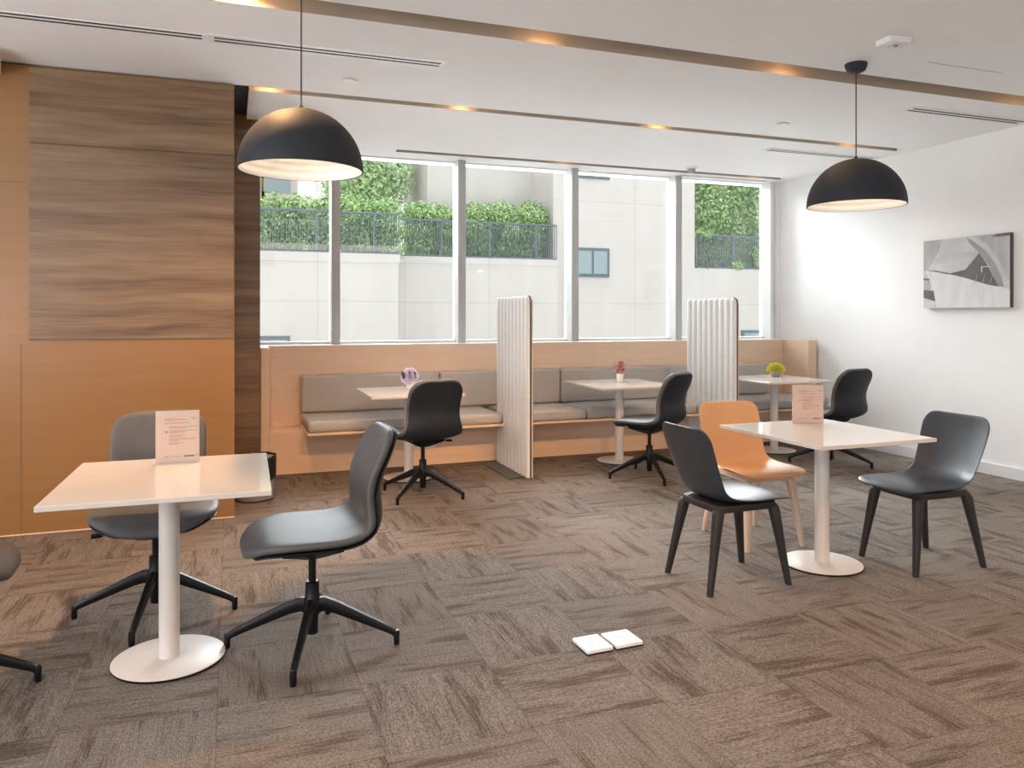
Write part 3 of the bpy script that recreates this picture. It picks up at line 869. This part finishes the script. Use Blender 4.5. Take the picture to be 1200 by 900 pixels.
struct(MB().box(4.1, 4.75, 3.655, 3.66, CEIL - .001, CEIL).build('trim_9', M['slot']))
t = thing('strap', 'yellow and black strap hanging at the window edge behind the left pendant', 'strap', (.245, 6.60, 0))
for z0, z1 in ((2.62, 2.93), (2.33, 2.50)): MB().box(-.012, .006, -.004, .004, z0, z1).build('yellow_band', M['yellow'], t)
for z0, z1 in ((2.50, 2.62), (2.35, 2.39)): MB().box(-.010, .012, -.007, .007, z0, z1).build('black_clip', M['plastic_leg'], t)

# ------------------------------------------------------------------ outside: neighbouring building with planted terraces
struct(MB().box(-6, 14, 8.0, 13.0, .25, .45).build('bounce_slab', M['terrace']))  # unseen slab added to throw daylight up onto the ceiling
struct(MB().box(-40, 60, 8.2, 60, -5.0, -4.8).build('ground', M['street']))
t = thing('neighbour_building', 'pale clad neighbouring building with planted terraces outside the windows', 'building', (9, 22, -4))
def npart(mb, name, mat, par=None, **k):
    o = mb.build(name, mat, None, **k); o.parent = par or t
    o.location = (-9, -22, 4) if par is None else (0, 0, 0)
    return o
YA, YC, YD = 20.9, 22.2, 22.6
ZA, ZC = 3.04, 3.10
npart(MB().box(-12, 4.30, YA, YA + 6, -4.8, ZA - .25), 'terrace_wall', M['facade'])
npart(MB().box(4.30, 9.62, YC, YC + 6, -4.8, ZC - .2), 'terrace_wall', M['facade'])
npart(MB().box(9.62, 14.85, YD, YD + 6, -4.8, 12), 'tower_wall', M['facade'])
npart(MB().box(14.85, 34, YD, YD + 2.2, -4.8, 2.98), 'terrace_wall', M['facade'])
npart(MB().box(14.85, 34, YD + 3.2, YD + 6, -4.8, 12), 'tower_wall', M['facade'])
npart(MB().box(6.0, 9.62, YC + 2.3, YC + 6, 2.9, 12), 'tower_wall', M['facade'])
npart(MB().box(-12, 4.35, YA - .01, YA + .3, ZA - .25, ZA, .005).box(4.35, 9.62, YC - .01, YC + .3, ZC - .2, ZC, .005), 'coping', M['facade'])
# windows of the tower
def far_window(x0, x1, y, z0, z1, npane=2):
    f = MB(); f.box(x0, x1, y - .06, y - .003, z0, z1, .01)
    o = npart(f, 'window', M['frame_far'])
    wd = (x1 - x0 - .12) / npane
    for k in range(npane):
        MB().box(x0 + .06 + k * wd + .04, x0 + .06 + (k + 1) * wd - .04, y - .075, y - .058, z0 + .10, z1 - .10).build('pane', M['pane_far'], o)
def at(u, v, y):
    q = (u - 600) / F_PX; s, c = math.sin(R(20)), math.cos(R(20))
    d = y / (c - s * q)
    return d * (s + c * q), CAM_H + (369 - v) * d / F_PX
def fw(u0, u1, v0, v1, y, n=2):
    x0, z1 = at(u0, v0, y); x1, z0 = at(u1, v1, y)
    far_window(x0, x1, y, z0, z1, n)
fw(673, 713.5, 290, 325, YD)
fw(673, 714, 182, 211, YD)
fw(290, 340, 394, 425, YA, 1)
fw(868, 905, 387, 420, YD, 1)
npart(MB().box(*[at(461.5, 0, YC)[0], at(464, 0, YC)[0]], YC - .08, YC - .0, -4, ZC - 3.2), 'down_pipe', M['rail'])
def railing(label, x0, x1, y, z0, h, fine=.068):
    r = thing('railing', label, 'railing', ((x0 + x1) / 2, y, z0), 0, 'grey bar railings on the terraces opposite')
    L = x1 - x0
    MB().box(-L / 2, L / 2, -.03, .03, h - .05, h).build('top_rail', M['rail'], r)
    MB().box(-L / 2, L / 2, -.03, .03, 0, .05).build('bottom_rail', M['rail'], r)
    mb = MB(); n = int(L / fine)
    for k in range(n + 1):
        xx = -L / 2 + L * k / n
        wd = .028 if k % 22 == 0 else .0085
        mb.box(xx - wd, xx + wd, -.012, .012, .05, h - .05)
    mb.build('bars', M['rail'], r)
railing('grey bar railing on the left terrace outside the first two windows', .6, 4.33, YA + .05, ZA, 1.12)
railing('grey bar railing on the middle terrace outside the second and third windows', 4.36, 9.58, YC + .05, ZC, 1.10)
railing('grey bar railing on the right terrace outside the last window', 14.95, 21, YD + .05, 2.99, 1.16)
# far buildings behind the hedge at the left
t2 = thing('distant_building', 'grey white distant building behind the hedge at the top left window', 'building', (2.0, 33, -4))
MB().box(-6.0, .6, 0, 5, 0, 11.5, .02).build('tower', M['facade'], t2)
mb = MB()
for k in range(4): mb.box(-1.0 + .0, .3, -.03, 0, 7.6 + k * 1.4, 8.2 + k * 1.4)
mb.build('window_band', M['pane_far'], t2)

def foliage(name, label, cat, blobs, n, size, mat, seed, group=None, trunk=None, tk=1.0):
    rg = random.Random(seed)
    c0 = Vector(blobs[0][0])
    zb = min(b[0][2] - b[1][2] for b in blobs) if trunk is None else trunk[2]
    t = thing(name, label, cat, (c0.x, c0.y, zb), 0, group)
    org = Vector((c0.x, c0.y, zb))
    vs, fs = [], []
    vol = [b[1][0] * b[1][1] * b[1][2] for b in blobs]
    for k in range(n):
        b = rg.choices(blobs, vol)[0]
        while True:
            d = Vector((rg.gauss(0, 1), rg.gauss(0, 1), rg.gauss(0, 1)))
            if d.length > .01: break
        d.normalize(); q = rg.uniform(.55, 1.06) if rg.random() < .85 else rg.uniform(.2, .6)
        p = Vector(b[0]) + Vector((d.x * b[1][0], d.y * b[1][1], d.z * b[1][2])) * q - org
        nrm = (d + Vector((rg.uniform(-1, 1), rg.uniform(-1, 1), rg.uniform(-.3, 1.2)))).normalized()
        a = nrm.orthogonal().normalized(); a.rotate(Matrix.Rotation(rg.uniform(0, 6.28), 3, nrm)); bb = nrm.cross(a)
        s = size * rg.uniform(.6, 1.3); i = len(vs)
        vs += [p - a * s, p + bb * s * .5 + nrm * s * .12, p + a * s, p - bb * s * .5 + nrm * s * .12]
        fs.append((i, i + 1, i + 2, i + 3))
    me = bpy.data.meshes.new('leaves'); me.from_pydata(vs, [], fs); me.materials.append(mat)
    o = bpy.data.objects.new('leaves', me); COL.objects.link(o); o.parent = t
    mb = MB()
    for b in blobs[::max(1, len(blobs) // 6)]:
        p = Vector(b[0]) - org
        mb.tube([(p.x + .1, p.y, 0), (p.x, p.y + .05, p.z * .6), (p.x - .1, p.y, p.z + b[1][2] * .4)], [.06 * tk, .045 * tk, .015 * tk], 6)
    mb.build('branches', M['bark'], t)
    return t
def hedge_blobs(x0, x1, y, z0, z1, dy, seed):
    rg = random.Random(seed); out = []
    n = max(2, int((x1 - x0) / .75))
    for k in range(n):
        x = x0 + (x1 - x0) * (k + .5) / n
        for lv in range(3):
            zz = z0 + (z1 - z0) * (.2 + .29 * lv) + rg.uniform(-.06, .06)
            out.append(((x + rg.uniform(-.15, .15), y + rg.uniform(-.1, .1), zz), (.58, dy, (z1 - z0) * .22 + rg.uniform(-.02, .14))))
    return out
G = 'clipped shrubs on the terraces opposite'
foliage('hedge', 'leafy green hedge behind the left terrace railing', 'hedge', hedge_blobs(-.2, 4.5, YA + 1.0, ZA - .1, 4.75, .55, 1), 22000, .055, M['leaf'], 11, G)
foliage('hedge', 'leafy green hedge behind the middle terrace railing, right of the second window', 'hedge', hedge_blobs(4.9, 6.6, YC + 1.0, ZC - .1, 4.85, .55, 2), 9500, .055, M['leaf'], 12, G)
foliage('shrub', 'bushy green shrub behind the railing outside the third window', 'shrub', hedge_blobs(6.9, 9.45, YC + 1.0, ZC - .1, 4.95, .55, 3), 13000, .055, M['leaf'], 13, G)
foliage('tree', 'tall loose tree above the hedge in the second window', 'tree', [((4.2, 26, 5.6), (1.3, 1.3, 1.3)), ((4.9, 26.2, 6.2), (1.1, 1.2, 1.2)), ((3.6, 26, 6.0), (1.0, 1, 1.1)), ((4.5, 26, 7.2), (1.0, 1, .9))], 9000, .075, M['leaf2'], 14)
foliage('tree', 'dense leafy tree above the railing in the last window', 'tree', hedge_blobs(15.4, 21, YD + 1.35, 2.9, 7.6, .7, 5), 18000, .08, M['leaf'], 15)
foliage('shrub', 'trailing plant spilling over the wall below the right terrace railing', 'plant', [((15.25, YD - .05, 4.18), (.5, .14, .16)), ((16.6, YD - .08, 3.1), (.28, .12, .16)), ((17.6, YD - .05, 3.5), (.4, .12, .5))], 900, .045, M['leaf'], 16, tk=.2)
